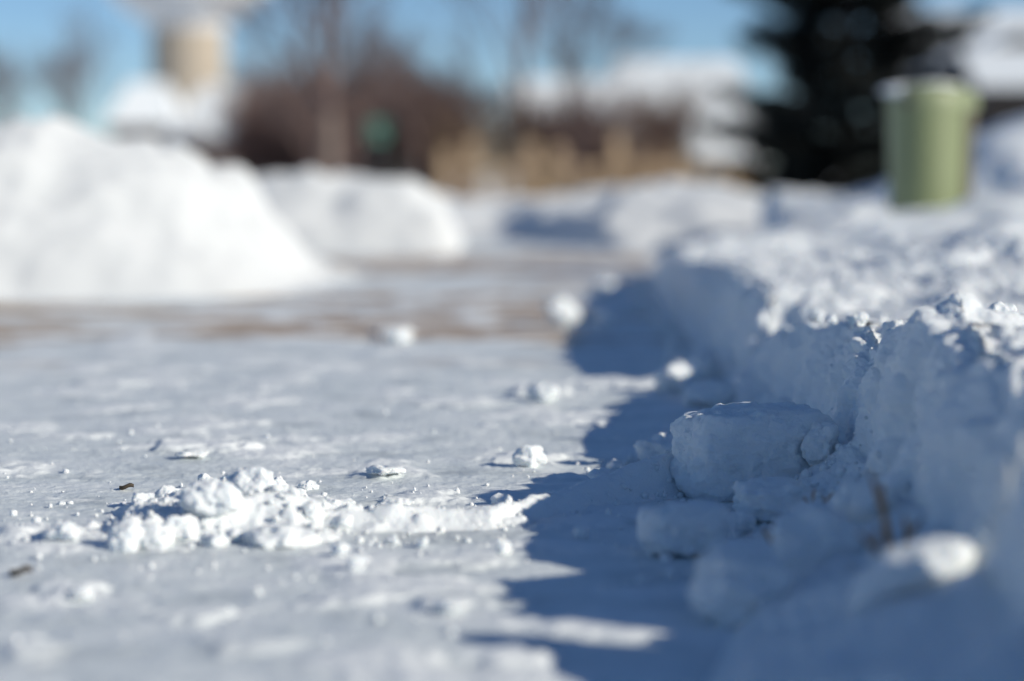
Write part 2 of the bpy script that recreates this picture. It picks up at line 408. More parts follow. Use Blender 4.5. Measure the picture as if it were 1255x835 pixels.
pile('snow_pile', -4, -.15, 5.4, 9.3, .016, big, 'largest bright snow pile, rising tall at the left edge', lump=(.24, .45), seed=1)
def mid(X, Y):
    crest = np.interp(X, [-1.9, -1.25, -1.08, -.95, -.6, -.42, -.33, -.26, -.18], [.34, .31, .32, .34, .325, .30, .22, .10, -.06])
    t = (Y - 9.85) / .6; u = (12.2 - Y) / .8
    s = np.clip(np.minimum(t, u), -.3, 1)
    return np.where(s > 0, crest * np.sin(np.clip(s, 0, 1) * math.pi / 2) ** .8, s * .3)
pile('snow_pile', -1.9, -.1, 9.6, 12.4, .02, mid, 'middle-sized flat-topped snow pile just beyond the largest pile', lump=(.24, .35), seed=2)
def farp(X, Y):
    crest = np.interp(X, [-2.5, -.6, -.2, .15, .4, .6, .85, 1.1, 1.4, 1.8, 4], [.18, .18, .17, .18, .19, .24, .28, .27, .18, .16, .2])
    t = (Y - (12.7 - 2.4 * sstep(-.1, .5, X))) / (1.6 - .2 * sstep(.3, .5, X)); u = (17.5 - Y) / .8
    s = np.clip(np.minimum(t, u), -.3, 1)
    return np.where(s > 0, crest * np.sin(np.clip(s, 0, 1) * math.pi / 2) ** .9, s * .3)
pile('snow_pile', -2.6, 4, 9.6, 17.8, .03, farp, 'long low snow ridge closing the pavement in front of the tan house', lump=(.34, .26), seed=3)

# ------------------------------------------------------------------ crumbled mound and shovel ridge on the pavement
mx0, my0 = gpt(258, 642)
X, Y = np.meshgrid(np.arange(-.62, .34, .0026), np.arange(1.85, 2.95, .0036))
O = 0 * X
def ell(cx, cy, rx, ry): return np.sqrt(((X - cx) / rx) ** 2 + ((Y - cy) / ry) ** 2)
wobm = .35 * fbm(X, Y, O, .06, 4, 301)
mound = .022 * sstep(1.05, .1, ell(mx0, my0, .145, .19) + wobm) + .010 * sstep(1.1, .3, ell(mx0 + .10, my0 - .02, .14, .10) + wobm)
a0, a1 = gpt(60, 662), gpt(600, 642); a2 = gpt(840, 596)
ry = np.interp(X, [a0[0] - .1, a0[0], a1[0], a2[0], a2[0] + .1], [a0[1], a0[1], a1[1], a2[1], a2[1] + .05]) + .012 * gnoise(X / .07, O, O, 305)
rh = np.interp(X, [a0[0] - .08, a0[0], -.2, a1[0], .06, a2[0], a2[0] + .05], [0, .009, .016, .017, .023, .046, .052])
wd = .028 + .4 * rh
ridge = rh * np.exp(-((Y - ry) / wd) ** 2 * 1.3)
Z = np.maximum(mound, ridge) + .4 * np.minimum(mound, ridge)
m = np.clip(Z / .009, 0, 1)
Z = Z + m * (.50 * clumps(X, Y, Z, .034, 311, .75, .2, .6) * (.06 + .94 * np.clip(mound / .01, 0, 1)) + .22 * clumps(X, Y, Z, .012, 312, .7, .2, .6) * (.35 + .65 * np.clip(mound / .01, 0, 1)) + .003 * fbm(X, Y, O, .03, 3, 313)) + .0009 * fbm(X, Y, O, .007, 2, 314) * m - .0035
F = grid_faces(*X.shape); keep = Z.reshape(-1)[F].max(1) > -.001
used = np.unique(F[keep]); idx = np.full(X.size, -1); idx[used] = np.arange(len(used))
MX, MY, MZ = X[0], Y[:, 0], Z
o = mesh_obj('snow_mound', np.stack([X, Y, Z], -1).reshape(-1, 3)[used], idx[F[keep]], SNOW)
tag(o, 'crumbly low mound of loose snow tailing off into a ridge across the pavement', 'snow mound')
def surf_z(x, y):
    z = pave_z(x, y)
    i = int(round((y - MY[0]) / .0036)); j = int(round((x - MX[0]) / .0026))
    if 0 <= i < len(MY) and 0 <= j < len(MX): z = max(z, float(MZ[i, j]))
    return z

# ------------------------------------------------------------------ loose clumps of snow
def ico(sub):
    bm = bmesh.new(); bmesh.ops.create_icosphere(bm, subdivisions=sub, radius=1)
    v = np.array([q.co[:] for q in bm.verts]); f = np.array([[q.index for q in t.verts] for t in bm.faces]); bm.free()
    return v, f
ICO = {k: ico(k) for k in (1, 2, 3, 4, 5, 6)}
def clump_mesh(size, seed, sub=4, power=2.0, rough=1.0, facets=9):
    v, f = ICO[sub]
    r_ = np.random.default_rng(seed); inv = 1 / 1.06
    for _ in range(facets):                                   # broken faces: cut the lump with random planes
        n_ = r_.normal(size=3); n_ /= np.linalg.norm(n_); c_ = (v @ n_) / r_.uniform(.62, .92)
        inv = np.logaddexp(inv * 22, c_ * 22) / 22
    cut = (1 / inv)[:, None]
    k = (np.abs(v) ** power).sum(1) ** (-1 / power)          # ball -> rounded block
    q = v * np.minimum(k[:, None], cut * 1.6) if power > 3 else v * (k[:, None] * cut)
    s = 0.45
    n1 = fbm(v[:, 0] + seed * 7.3, v[:, 1] + seed, v[:, 2], 1.1, 2, seed)
    n2 = fbm(v[:, 0] + seed * 3.1, v[:, 1], v[:, 2] - seed, .38, 4, seed + 5, .55)
    cl = clumps(v[:, 0], v[:, 1], v[:, 2] + seed, .42, seed + 9, .55, .2, .55)
    q = q * (1 + rough * (.20 * n1 + .12 * n2 + .26 * cl))[:, None]
    q = q * np.array(size) / 2
    if sub >= 4:
        q = q + v * (.0034 * fbm(q[:, 0], q[:, 1], q[:, 2] + seed, .018, 4, seed + 3, .6) + (.34 * clumps(q[:, 0], q[:, 1], q[:, 2] + seed, .014, seed + 4, .6, .2, .6) if sub >= 5 else 0))[:, None]
    return q, f
def clump(loc, size, seed, label, rz=0., tilt=0., sub=4, power=2.0, rough=1., facets=9, group=None, name='snow_clump', cat='snow clump', sink=.12, mat=SNOW):
    v, f = clump_mesh(size, seed, sub, power, rough, facets)
    v = v @ np.array(Matrix.Rotation(tilt, 3, 'Y')).T
    v[:, 2] += -v[:, 2].min() - sink * size[2]
    o = mesh_obj(name, v, f, mat, loc=loc); o.rotation_euler.z = rz
    return tag(o, label, cat, group)

def gclump(cx, by, wpx, hpx, seed, label, dpx=None, z=None, **kw):
    """clump on the pavement: centre column cx, bottom row by, width and height in photo pixels"""
    X_, Y_ = gpt(cx, by); s = Y_ / FPX
    zz_ = surf_z(X_, Y_) if z is None else z
    return clump((X_, Y_, zz_), (wpx * s, (dpx or wpx) * s, hpx * s), seed, label, **kw)

# big cut block and the rubble at the foot of the bank
b = at(925, 560, 2.45)
clump((b.x - .002, 2.46, .0), (.148, .11, .089), 401, 'large flat-topped block of snow leaning on the foot of the bank', rz=.25, tilt=-.03, sub=6, power=6.0, rough=.55, name='snow_block', cat='snow block', sink=.10)
gclump(838, 682, 104, 62, 402, 'brick-like snow chunk lying in front of the large flat-topped block', dpx=80, rz=.2, sub=5, power=3.6, rough=.45, name='snow_chunk', cat='snow chunk', sink=.03)
gclump(912, 772, 118, 108, 403, 'rounded blurred lump of snow nearest the camera at the foot of the bank', dpx=120, sub=5, power=2.4, rough=.8, name='snow_chunk', cat='snow chunk')
gclump(1005, 735, 150, 110, 404, 'wide shaded lump of snow with a dead stem beside it', dpx=130, sub=5, power=2.4, rough=.9, name='snow_chunk', cat='snow chunk')
gclump(955, 640, 110, 50, 405, 'low shaded lump of snow tucked under the right end of the large block', dpx=90, sub=5, power=2.6, rough=.9, name='snow_chunk', cat='snow chunk')
gclump(812, 572, 58, 42, 406, 'small rough snow chunk showing behind the shovel ridge, left of the large block', dpx=60, sub=4, rough=1.2, name='snow_chunk', cat='snow chunk')
for i, (cx, by, w_, h_, lab) in enumerate([
    (862, 628, 46, 30, 'small rubble lump under the left end of the large block'), (905, 640, 52, 34, 'rubble lump under the middle of the large block'), (985, 655, 60, 46, 'rubble lump where the large block meets the bank'),
    (1010, 600, 50, 60, 'crumbly lump at the right end of the large block'), (935, 668, 40, 26, 'small rubble lump between the brick-like chunk and the bank'), (870, 690, 30, 20, 'small crumb right of the brick-like chunk'),
    (1060, 690, 70, 50, 'rubble lump at the foot of the tallest grass stem'), (985, 700, 44, 34, 'rubble lump above the wide shaded lump')]):
    X_, Y_ = gpt(cx, by, .012); s_ = Y_ / FPX; zb_ = max(surf_z(X_, Y_), bank_z(X_, Y_) if X_ > float(np.interp(Y_, *FOOT)) else 0)
    clump((X_, Y_, min(zb_, .05)), (w_ * s_, w_ * s_ * .9, h_ * s_), 640 + i, lab, rz=i, sub=5, rough=1.1, name='snow_chunk', cat='snow chunk', sink=.3)
gclump(745, 600, 46, 22, 407, 'small shaded chunk half sunk in the rising end of the shovel ridge', sub=4, rough=1.2, name='snow_chunk', cat='snow chunk')
# sunlit lump low on the near face of the bank
lp = at(1122, 726, 1.575)
clump((lp.x, 1.575, lp.z - .012), (.085, .055, .042), 408, 'brightly sunlit blurred lump of snow low on the near face of the bank', rz=-.2, tilt=-.45, sub=4, rough=.55, facets=2, sink=.3, name='snow_chunk', cat='snow chunk')
# single balls on the pavement
for (cx, by, w_, h_, sd, lab) in [
    (615, 621, 22, 15, 411, 'small snow crumb at the shadow edge just above the shovel ridge'),
    (616, 684, 23, 28, 412, 'small upright sunlit snow clump in the shadow just below the shovel ridge'),
    (651, 574, 46, 28, 413, 'sunlit snow clump beside the tip of the light tongue left of the shadow'),
    (664, 492, 42, 28, 414, 'flat sunlit snow clump on the pavement halfway to the two far snowballs'),
    (690, 399, 44, 42, 415, 'larger of the two bright blurred snowballs far along the pavement'),
    (743, 402, 27, 27, 416, 'smaller of the two bright blurred snowballs, at the shadow edge'),
    (487, 420, 34, 16, 417, 'low blurred snow clump on the brown bare pavement'),
    (485, 624, 46, 12, 418, 'flat snow clump on the pavement right of the crumbled mound'),
    (470, 588, 46, 10, 419, 'thin flat snow clump on the pavement behind and right of the mound'),
    (436, 706, 21, 19, 420, 'lone snow clump in front of the right end of the mound'),
    (415, 690, 22, 16, 421, 'snow clump just above the lone one in front of the mound'),
    (480, 670, 22, 16, 422, 'snow clump on the near edge of the shovel ridge, right of the mound'),
    (516, 674, 16, 13, 423, 'tiny snow clump below the shovel ridge near the shadow'),
    (70, 672, 42, 20, 424, 'snow clump at the far left end of the shovel ridge'),
    (232, 566, 44, 8, 425, 'thin slab of bright snow on the pavement behind the mound'),
    (95, 737, 34, 14, 426, 'blurred snow lump at the lower left of the pavement'),
    (548, 760, 34, 14, 427, 'blurred snow lump near the shadow at the bottom of the pavement'),
    (715, 660, 20, 16, 428, 'small shaded snow clump in the shadow left of the brick-like chunk')]:
    gclump(cx, by, w_, h_, sd, lab, rz=sd * .7, sub=4, rough=1.0)

# clumps of the mound that can be told apart
mound_list = [
    (306, 630, 50, 36, 'biggest round snow clump at the top of the mound'), (256, 642, 62, 36, 'wide rounded snow clump at the middle of the mound'),
    (338, 645, 76, 26, 'long flat snow clump on the right front of the mound'), (150, 662, 38, 40, 'upright rounded clump at the left front of the mound'),
    (184, 668, 50, 28, 'broad lumpy clump at the left front of the mound, next to the upright one'), (176, 624, 24, 24, 'craggy clump at the left back of the mound, casting a blue shadow'),
    (250, 600, 21, 18, 'left one of two small clumps on the very top of the mound'), (278, 598, 26, 16, 'right one of two small clumps on the very top of the mound'),
    (377, 600, 22, 12, 'small clump lying behind the right shoulder of the mound'), (413, 622, 32, 18, 'clump at the right end of the mound'),
    (381, 645, 22, 20, 'small round clump at the right tip of the long flat one'), (220, 650, 40, 26, 'rounded clump between the broad lumpy one and the middle one'),
    (357, 615, 32, 20, 'clump on the right slope behind the long flat one'), (205, 622, 30, 22, 'clump on the left shoulder of the mound'),
    (228, 612, 26, 18, 'clump high on the left of the mound under the top pair'), (320, 668, 40, 16, 'flattened clump in front of the mound below the long flat one'),
    (262, 672, 30, 16, 'small clump at the front foot of the mound'), (290, 648, 26, 16, 'small clump wedged between the middle and the long flat clump'),
    (412, 645, 26, 12, 'flat crumb where the mound passes into the ridge'), (336, 600, 24, 16, 'clump right of the top pair on the back of the mound')]
for i, (cx, by, w_, h_, lab) in enumerate(mound_list):
    X_, Y_ = gpt(cx, by); s = Y_ / FPX
    # raise by the mound under it: slide the point back along the view to the mound surface
    zc = .6 * surf_z(X_, Y_)
    X_, Y_ = gpt(cx, by, max(0, min(.02, zc)))
    clump((X_, Y_, surf_z(X_, Y_) - .001), (w_ * s * 1.15, w_ * s * 1.1, h_ * s * 1.15), 440 + i, lab, rz=i * 1.3, sub=5, rough=.62, facets=3, group='snow clumps of the mound', sink=.36)
for i in range(16):
    t = random.random()
    X_ = mx0 + random.gauss(.0, .075); Y_ = my0 + random.gauss(-.01, .075); s = random.uniform(.006, .014)
    clump((X_, Y_, surf_z(X_, Y_)), (s * random.uniform(.9, 1.4), s, s * random.uniform(.7, 1)), 480 + i, 'tiny rounded snow crumb strewn over the crumbled mound', rz=i, sub=3, rough=1.1, group='tiny crumbs on the mound', sink=.2)

# clumps along the lip of the bank that catch the sun
for i, (cx, cy, d, wpx, lab) in enumerate([
    (852, 322, 6.3, 34, 'blurred sunlit snowball on the far end of the bank edge'), (900, 326, 5.6, 40, 'larger blurred sunlit snowball on the bank edge, right of the far one'),
    (935, 430, 3.9, 15, 'sunlit bead of snow low on the shaded bank face'), (1020, 390, 2.95, 17, 'small sunlit bead of snow just under the bank edge'),
    (1106, 368, 2.55, 46, 'sharp sunlit snow clump on top of the bank edge'), (1052, 372, 2.8, 26, 'small sunlit snow clump on the bank edge left of the sharp one'),
    (1180, 352, 2.6, 30, 'sunlit snow clump on top of the bank near the right border'), (1225, 350, 2.55, 36, 'rightmost sunlit snow clump on top of the bank'),
    (1150, 362, 2.5, 24, 'small snow clump on the bank top between two larger ones'), (1000, 345, 3.2, 24, 'half-lit snow clump on the bank edge above the small bead')]):
    q = at(cx, cy, d); s = wpx / FPX * d
    zb = bank_z(q.x, d)
    clump((q.x, d, max(min(q.z - s * .45, zb + .004), zb - s * .5)), (s, s, s * .85), 560 + i, lab, rz=i, sub=4, rough=1.1, sink=.1, group='sunlit clumps along the bank')

NTH = ['first', 'second', 'third', 'fourth', 'fifth', 'sixth', 'seventh', 'eighth', 'ninth', 'tenth', 'eleventh', 'twelfth', 'thirteenth', 'fourteenth', 'fifteenth', 'sixteenth']
for i in range(16):
    y_ = 2.75 + 4.2 * (i / 15) ** 1.2; x_ = float(np.interp(y_, *FOOT)) - .01 - abs(random.gauss(0, .045)); s_ = random.uniform(.03, .065) * (.8 + .08 * y_)
    clump((x_, y_, surf_z(x_, y_)), (s_ * random.uniform(.9, 1.5), s_, s_ * random.uniform(.6, .95)), 700 + i, NTH[i] + ' clod of snow past the large block, along the shaded foot of the bank', rz=i * 2.1, sub=4, rough=1.1, group='clods along the foot of the bank', name='snow_clod', cat='snow clod', sink=.2)

# uncountable fine crumbs
def crumbs(name, pts, label):
    v0, f0 = ICO[1]; n = len(pts); V = []; 
    P_ = np.array([p[:3] for p in pts]); S = np.array([p[3] for p in pts])
    jit = 1 + .5 * (rng.random((n, len(v0))) - .5)
    asp = .7 + .7 * rng.random((n, 1, 3))
    V = P_[:, None, :] + v0[None] * jit[..., None] * S[:, None, None] * asp
    F_ = f0[None] + (np.arange(n) * len(v0))[:, None, None]
    o = mesh_obj(name, V.reshape(-1, 3), F_.reshape(-1, 3), SNOW)
    return tag(o, label, None, None, 'stuff')
pts = []
for i in range(1050):
    k = random.random()
    if k < .42: x, y = mx0 + random.gauss(.03, .12), my0 + random.gauss(-.03, .13)
    elif k < .62: x = random.uniform(-.45, .2); y = float(np.interp(x, [a0[0], a1[0], a2[0]], [a0[1], a1[1], a2[1]])) + random.gauss(0, .06)
    elif k < .82: y = random.uniform(1.7, 4.6); x = float(np.interp(y, *FOOT)) - abs(random.gauss(0, .09))
    else: y = random.uniform(1.6, 4.2); x = random.uniform(-.6, .3) * y / 2.4
    s = min(.005, .0009 + random.expovariate(1 / .0008))
    pts.append((x, y, surf_z(x, y) + s * .4, s))
for i in range(900):
    y = random.uniform(1.75, 2.8); x = random.gauss(.24, .07); s = min(.008, .0012 + random.expovariate(1 / .0016))
    zb_ = bank_z(x, y) if x > float(np.interp(y, *FOOT)) else surf_z(x, y)
    if zb_ > .09: continue
    pts.append((x, y, zb_ + s * .3, s))
crumbs('snow_crumbs', pts, 'fine snow crumbs scattered over the pavement')
pts = []
for i in range(700):
    y = random.uniform(1.9, 3.4); j = random.randrange(7 + NB - 20, 7 + NB + NC + ND - 10); ii = int(np.searchsorted(rows, y))
    q = BANK[ii, j]; s = min(.005, .001 + random.expovariate(1 / .0010))
    if NB + 7 < j < NB + NC - 12 and random.random() < .75: continue
    pts.append((q[0], q[1], q[2] + s * .3, s))
crumbs('snow_crumbs', pts, 'fine snow crumbs lying on the bank and its edge')

def ray_hit(x, y):
    for d in np.arange(1.3, 4, .006):
        q = at(x, y, d)
        zb = bank_z(q.x, d) if q.x > float(np.interp(d, *FOOT)) else surf_z(q.x, d)
        if q.z < zb: return q
    return at(x, y, 2.2)
# dead grass stems and a bit of leaf litter
STRAW = simple('dead_grass', (.42, .24, .11), .8, .3, 60)
def stem(p0, p1, bend, r, label):
    p0, p1 = Vector(p0), Vector(p1); m = MB(); n = 7
    pts_ = [p0.lerp(p1, t / n) + Vector(bend) * math.sin(t / n * math.pi) for t in range(n + 1)]
    r *= 2.1; m.tube(pts_, [r * (1 - .65 * t / n) for t in range(n + 1)], 6)
    q = pts_[4]; m.tube([q, q + (p1 - p0) * .28 + Vector(bend) * 2.2, q + (p1 - p0) * .4 + Vector(bend) * 3.4], [r * .6, r * .45, r * .15], 5)
    tag(m.build('grass_stem', STRAW, None, True), label, 'grass stem', 'dead grass stems')
for (ax, ay, bx, by, d, r, bnd, lab) in [
    (1104, 695, 1083, 598, 1.98, .0018, (-.002, 0, .003), 'tallest dead brown grass stem poking out of the bank face'),
    (1112, 690, 1112, 636, 1.99, .0016, (.003, 0, 0), 'short dead grass stem just right of the tallest one'),
    (1092, 700, 1078, 655, 1.97, .0016, (-.003, 0, 0), 'short dead grass stem just left of the tallest one'),
    (1006, 645, 988, 612, 2.17, .0015, (.002, 0, .002), 'thin dead grass stem leaning left above the wide shaded lump'),
    (1003, 640, 1012, 610, 2.18, .0013, (.002, 0, .001), 'thin dead grass stem leaning right above the wide shaded lump'),
    (955, 695, 938, 652, 1.93, .0014, (.002, 0, .002), 'dead grass stem between the rounded and the wide shaded lump')]:
    h_ = ray_hit(ax, ay); stem(h_ + Vector((0, .012, -.004)), at(bx, by, h_.y - .012), bnd, r, lab)
LEAF = simple('leaf_litter', (.06, .045, .03), .8, .3, 200)
for (cx, cy, s_, lab) in [(152, 603, .0075, 'tiny dark curled leaf scrap behind the left side of the mound'), (20, 709, .009, 'blurred brown leaf scrap at the lower left')]:
    X_, Y_ = gpt(cx, cy); z_ = surf_z(X_, Y_)
    V = []; F_ = []
    for i in range(7):
        for j in range(4):
            u, v_ = i / 6 - .5, j / 3 - .5
            V.append((X_ + u * 2 * s_, Y_ + v_ * s_ * 1.4 * (1 - (2 * u) ** 2 * .8), z_ + .0015 + s_ * (.5 * (2 * v_) ** 2 + .2 * math.sin(u * 5))))
    o = mesh_obj('leaf_scrap', V, grid_faces(7, 4), LEAF)
    sm = o.modifiers.new('thick', 'SOLIDIFY'); sm.thickness = .0008
    tag(o, lab, 'leaf')

# ------------------------------------------------------------------ green utility pedestal
GREEN = simple('green_plastic', (.205, .24, .12), .45, .08, 5, .0006, 120)
GREEN_CAP = simple('faded_green_plastic', (.23, .265, .145), .5, .1, 7)
BACK = simple('brown_backplate', (.13, .115, .075), .6, .15, 12)  # brown rear half, darker than the green front cover
pd = at(1133, 250, 7.5); pz = yard_z(np.array([pd.x]), np.array([7.5]))[0] - .06
ped = empty('utility_pedestal', (pd.x, 7.5, pz), math.radians(-36)); ped.scale = (.88, .88, 1)
tag(ped, 'green plastic utility pedestal with overhanging cap and snow on top, standing in the yard', 'utility box')
hb = .325 + (215 - 128) / FPX * 7.5 - pz - .02
m = MB()
arc = [(.122 * math.cos(q), -.128 * math.sin(q)) for q in np.linspace(0, math.pi, 25)]
def ring_solid(m, poly, z0, z1, taper=1.0):
    n = len(poly); m.add([(x, y, z0) for x, y in poly] + [(x * taper, y * taper, z1) for x, y in poly],
        [tuple(range(n)), tuple(range(2 * n - 1, n - 1, -1))] + [(i, n + i, n + (i + 1) % n, (i + 1) % n) for i in range(n)])
ring_solid(m, [(.122, .03)] + arc + [(-.122, .03)], 0, hb, 1.09); m.build('front_cover', GREEN, ped)
m = MB(); ring_solid(m, [(.128, .032), (-.128, .032), (-.118, .12), (.118, .12)], 0, hb - .002, 1.08); m.build('back_housing', BACK, ped)
cap = MB(); cp = [(.137 * math.cos(q), -.143 * math.sin(q)) for q in np.linspace(0, math.pi, 25)] + [(-.137, .134), (.137, .134)]
n = len(cp); V = []
levels = [(.985, 0), (1.0, .012), (1.0, .035), (.95, .055), (.80, .069), (.45, .076)]
for (k, z) in levels: V += [(x * k, y * k, z) for x, y in cp]
F_ = [tuple(range(n))] + [tuple(range(len(levels) * n - 1, (len(levels) - 1) * n - 1, -1))]
for l in range(len(levels) - 1): F_ += [(l * n + i, (l + 1) * n + i, (l + 1) * n + (i + 1) % n, l * n + (i + 1) % n) for i in range(n)]
cap.add([(x, y, z + hb) for x, y, z in V], F_); capo = cap.build('cap', GREEN_CAP, ped)
m = MB(); m.box(-.02, .02, -.152, -.1435, hb + .010, hb + .032); m.build('latch', BACK, capo)
v, f = clump_mesh((.17, .16, .04), 611, 4, 2.2, .7); mesh_obj('snow_dusting', v + np.array([-.05, -.055, hb + .056]), f, SNOW_FAR, ped)
v, f = clump_mesh((.22, .2, .035), 612, 4, 2.2, .7); mesh_obj('snow_dusting', v + np.array([.02, .04, hb + .072]), f, SNOW_FAR, ped)

# ------------------------------------------------------------------ spruce
BARK = simple('bark', (.085, .06, .048), .9, .3, 8, .01, 30)
NEEDLE = simple('spruce_needles', (.006, .009, .008), .85, .3, 3)
def spruce(name, base, height, radius, seed, label):
    r_ = random.Random(seed); root = empty(name, base); tag(root, label, 'tree')
    m = MB(); m.tube([(0, 0, -.3), (0, 0, height * .5), (.03, 0, height * .97)], [radius * .075, radius * .045, .012], 9); m.build('trunk', BARK, root, True)
    limb = MB(); tri = []
    z = .35
    while z < height * .97:
        f = z / height; L = radius * (1 - f) ** .6 * (1.0 if z > .8 else .85)
        nb = 7 if f < .6 else 5
        a0_ = r_.random() * 6.28
        for b_ in range(nb):
            if r_.random() < .16: continue
            a = a0_ + b_ * 6.283 / nb + r_.uniform(-.25, .25); l = L * r_.uniform(.45, 1.2)
            d = Vector((math.cos(a), math.sin(a), 0)); up = .25 - .45 * (1 - f)
            p_ = [Vector((0, 0, z)) + d * (l * t) + Vector((0, 0, l * (up * t + .22 * t * t))) for t in (0, .35, .7, 1)]
            limb.tube(p_, [.028 * l + .004, .02 * l + .003, .01 * l + .003, .003], 4)
            side = Vector((-d.y, d.x, 0))
            nsp = int(10 + 15 * l)
            for k in range(nsp):
                t = .15 + .85 * (k + r_.random()) / nsp
                i = min(2, int(t * 3)); q = p_[i].lerp(p_[i + 1], t * 3 - i)
                for sg in (-1, 1):
                    sl = l * .34 * (1.15 - t) + .10
                    e = q + (side * sg * .8 + d * .6 + Vector((0, 0, r_.uniform(-.55, .02)))).normalized() * sl * r_.uniform(.6, 1.1)
                    nn = int(6 + sl * 11)
                    for w_ in range(nn):
                        c = q.lerp(e, (w_ + r_.random()) / nn)
                        ax = (e - q).normalized(); o1 = Vector((r_.gauss(0, 1), r_.gauss(0, 1), r_.gauss(0, 1))).normalized() * r_.uniform(.10, .2)
                        tri.append((c - ax * .05, c + ax * .09 + o1 * .2, c + o1 + ax * .12))
        z += .30 + .12 * f
    limb.build('limb', BARK, root)['kind'] = 'stuff'
    V = np.array([[q[:] for q in t] for t in tri]).reshape(-1, 3)
    mesh_obj('crown', V, np.arange(len(V)).reshape(-1, 3), NEEDLE, root, False)
    return root
sp = at(1035, 217, 45)
spruce('spruce_tree', (sp.x, 45, GZ(45) - .02), 15, 2.5, 5, 'dark dense spruce standing behind the green utility pedestal')

# ------------------------------------------------------------------ bare trees and shrubs
TWIG = simple('bare_twigs', (.17, .115, .10), .9, .25, 2)
TWIG_RED = simple('red_brown_twigs', (.16, .09, .07), .9, .25, 2)
TWIG_TAN = simple('tan_brown_twigs', (.32, .22, .14), .9, .25, 2)
DRYLEAF = simple('withered_leaves', (.16, .09, .068), .85, .35, 2)
TRUNKG = simple('grey_bark', (.20, .155, .13), .9, .25, 6, .01, 25)
def grow(m, twig, p, d, l, r, lev, rr, spread, upw):
    n = 3; pts_ = [p]; q = p.copy(); dd = d.copy()
    for i in range(n):
        dd = (dd + Vector((rr.gauss(0, .13), rr.gauss(0, .13), rr.gauss(0, .08) + upw))).normalized(); q = q + dd * (l / n); pts_.append(q.copy())
    (m if lev > 1 else twig).tube(pts_, [r * (1 - .42 * i / n) for i in range(n + 1)], 6 if lev > 3 else (4 if lev > 1 else 3))
    if lev == 0: return
    k = rr.choice((3, 4)) if lev > 1 else 4
    for i in range(k):
        t = rr.uniform(.35, 1.0) if i else 1.0
        j = min(n - 1, int(t * n)); c = pts_[j].lerp(pts_[j + 1], t * n - j)
        s = Vector((rr.gauss(0, 1), rr.gauss(0, 1), rr.gauss(0, .6))).normalized()
        nd = (dd + s * spread * rr.uniform(.6, 1.2)).normalized()
        grow(m, twig, c, nd, l * rr.uniform(.6, .8), max(r * rr.uniform(.45, .62), .014), lev - 1, rr, spread, upw)
def bare_tree(name, base, h, seed, label, group, trunk_r=.14, lev=5, mat=TWIG, tmat=BARK, spread=.62, trunk=.30):
    rr = random.Random(seed); root = empty(name, base); tag(root, label, 'tree', group)
    m, tw = MB(), MB()
    tr = MB(); top = Vector((rr.uniform(-.1, .1), 0, h * trunk))
    tr.tube([(0, 0, -.2), (0, 0, .2), top * .5, top], [trunk_r * 1.5, trunk_r * 1.1, trunk_r, trunk_r * .9], 9); tr.build('trunk', tmat, root, True)
    for i in range(4):
        a = i * 1.57 + rr.uniform(-.4, .4); d = Vector((math.cos(a) * .5, math.sin(a) * .5, 1)).normalized()
        grow(m, tw, top.copy() - Vector((0, 0, .1 * i)), d if i else Vector((0, 0, 1)), h * (.30 if i else .36), trunk_r * .6, lev - 1, rr, spread, .05)
    m.build('limb', mat, root)['kind'] = 'stuff'; tw.build('crown', mat, root)
    return root
def shrub(base, h, wd, seed, label, group, mat=TWIG_RED, leaves=0, stems=14):
    rr = random.Random(seed); root = empty('bare_shrub', base); tag(root, label, 'shrub', group)
    m, tw = MB(), MB()
    for i in range(stems):
        a = rr.random() * 6.28; k = rr.random() ** .7 * wd * .45
        d = Vector((math.cos(a) * k * 1.5 / h, math.sin(a) * k * 1.5 / h, 1)).normalized()
        grow(m, tw, Vector((math.cos(a) * k * .5, math.sin(a) * k * .5, -.1)), d, h * rr.uniform(.4, .55), .03, 3, rr, .5, .06)
    m.build('stem', mat, root); t_ = tw.build('crown', mat, root)
    if leaves:
        n = leaves; V = np.zeros((n, 4, 3))
        u = rng.normal(size=(n, 3)); u /= np.linalg.norm(u, axis=1, keepdims=True)
        rad = rng.random((n, 1)) ** (1 / 2.4)
        c = u * rad * np.array([wd / 2, wd / 2, h * .5]) + np.array([0, 0, h * .5])
        c[:, :2] += .25 * wd * (np.stack([gnoise(c[:, 0] * 1.7, c[:, 1] * 1.7, c[:, 2] * 1.7, seed), gnoise(c[:, 0] * 1.7, c[:, 1] * 1.7, c[:, 2] * 1.7, seed + 1)], 1))
        e1 = rng.normal(size=(n, 3)); e1 /= np.linalg.norm(e1, axis=1, keepdims=True); e2 = np.cross(e1, rng.normal(size=(n, 3))); e2 /= np.linalg.norm(e2, axis=1, keepdims=True)
        s = .05 + .06 * rng.random((n, 1))
        V[:, 0] = c - e1 * s; V[:, 1] = c - e2 * s * .6; V[:, 2] = c + e1 * s; V[:, 3] = c + e2 * s * .6
        mesh_obj('leaves', V.reshape(-1, 3), np.arange(n * 4).reshape(-1, 4), DRYLEAF, root, False)
    return root
def gbase(x, d): q = at(x, HZ, d); return (q.x, d, GZ(d))
bare_tree('bare_tree', gbase(405, 62), 7.6, 11, 'thick grey-trunked bare tree left of the green street sign', 'bare trees', .2, 5, TWIG, TRUNKG, .5, .40)
bare_tree('bare_tree', gbase(432, 70), 5.4, 21, 'dense bare tree just right of the thick grey trunk', 'bare trees', .13, 5, TWIG, BARK, .5, .3)
bare_tree('bare_tree', gbase(385, 82), 5.4, 22, 'bare tree just left of the thick grey trunk', 'bare trees', .12, 5, TWIG, BARK, .55, .3)
bare_tree('bare_tree', gbase(510, 90), 5.4, 23, 'bare tree between the green street sign and the tan fence', 'bare trees', .12, 5, TWIG, BARK, .55, .3)
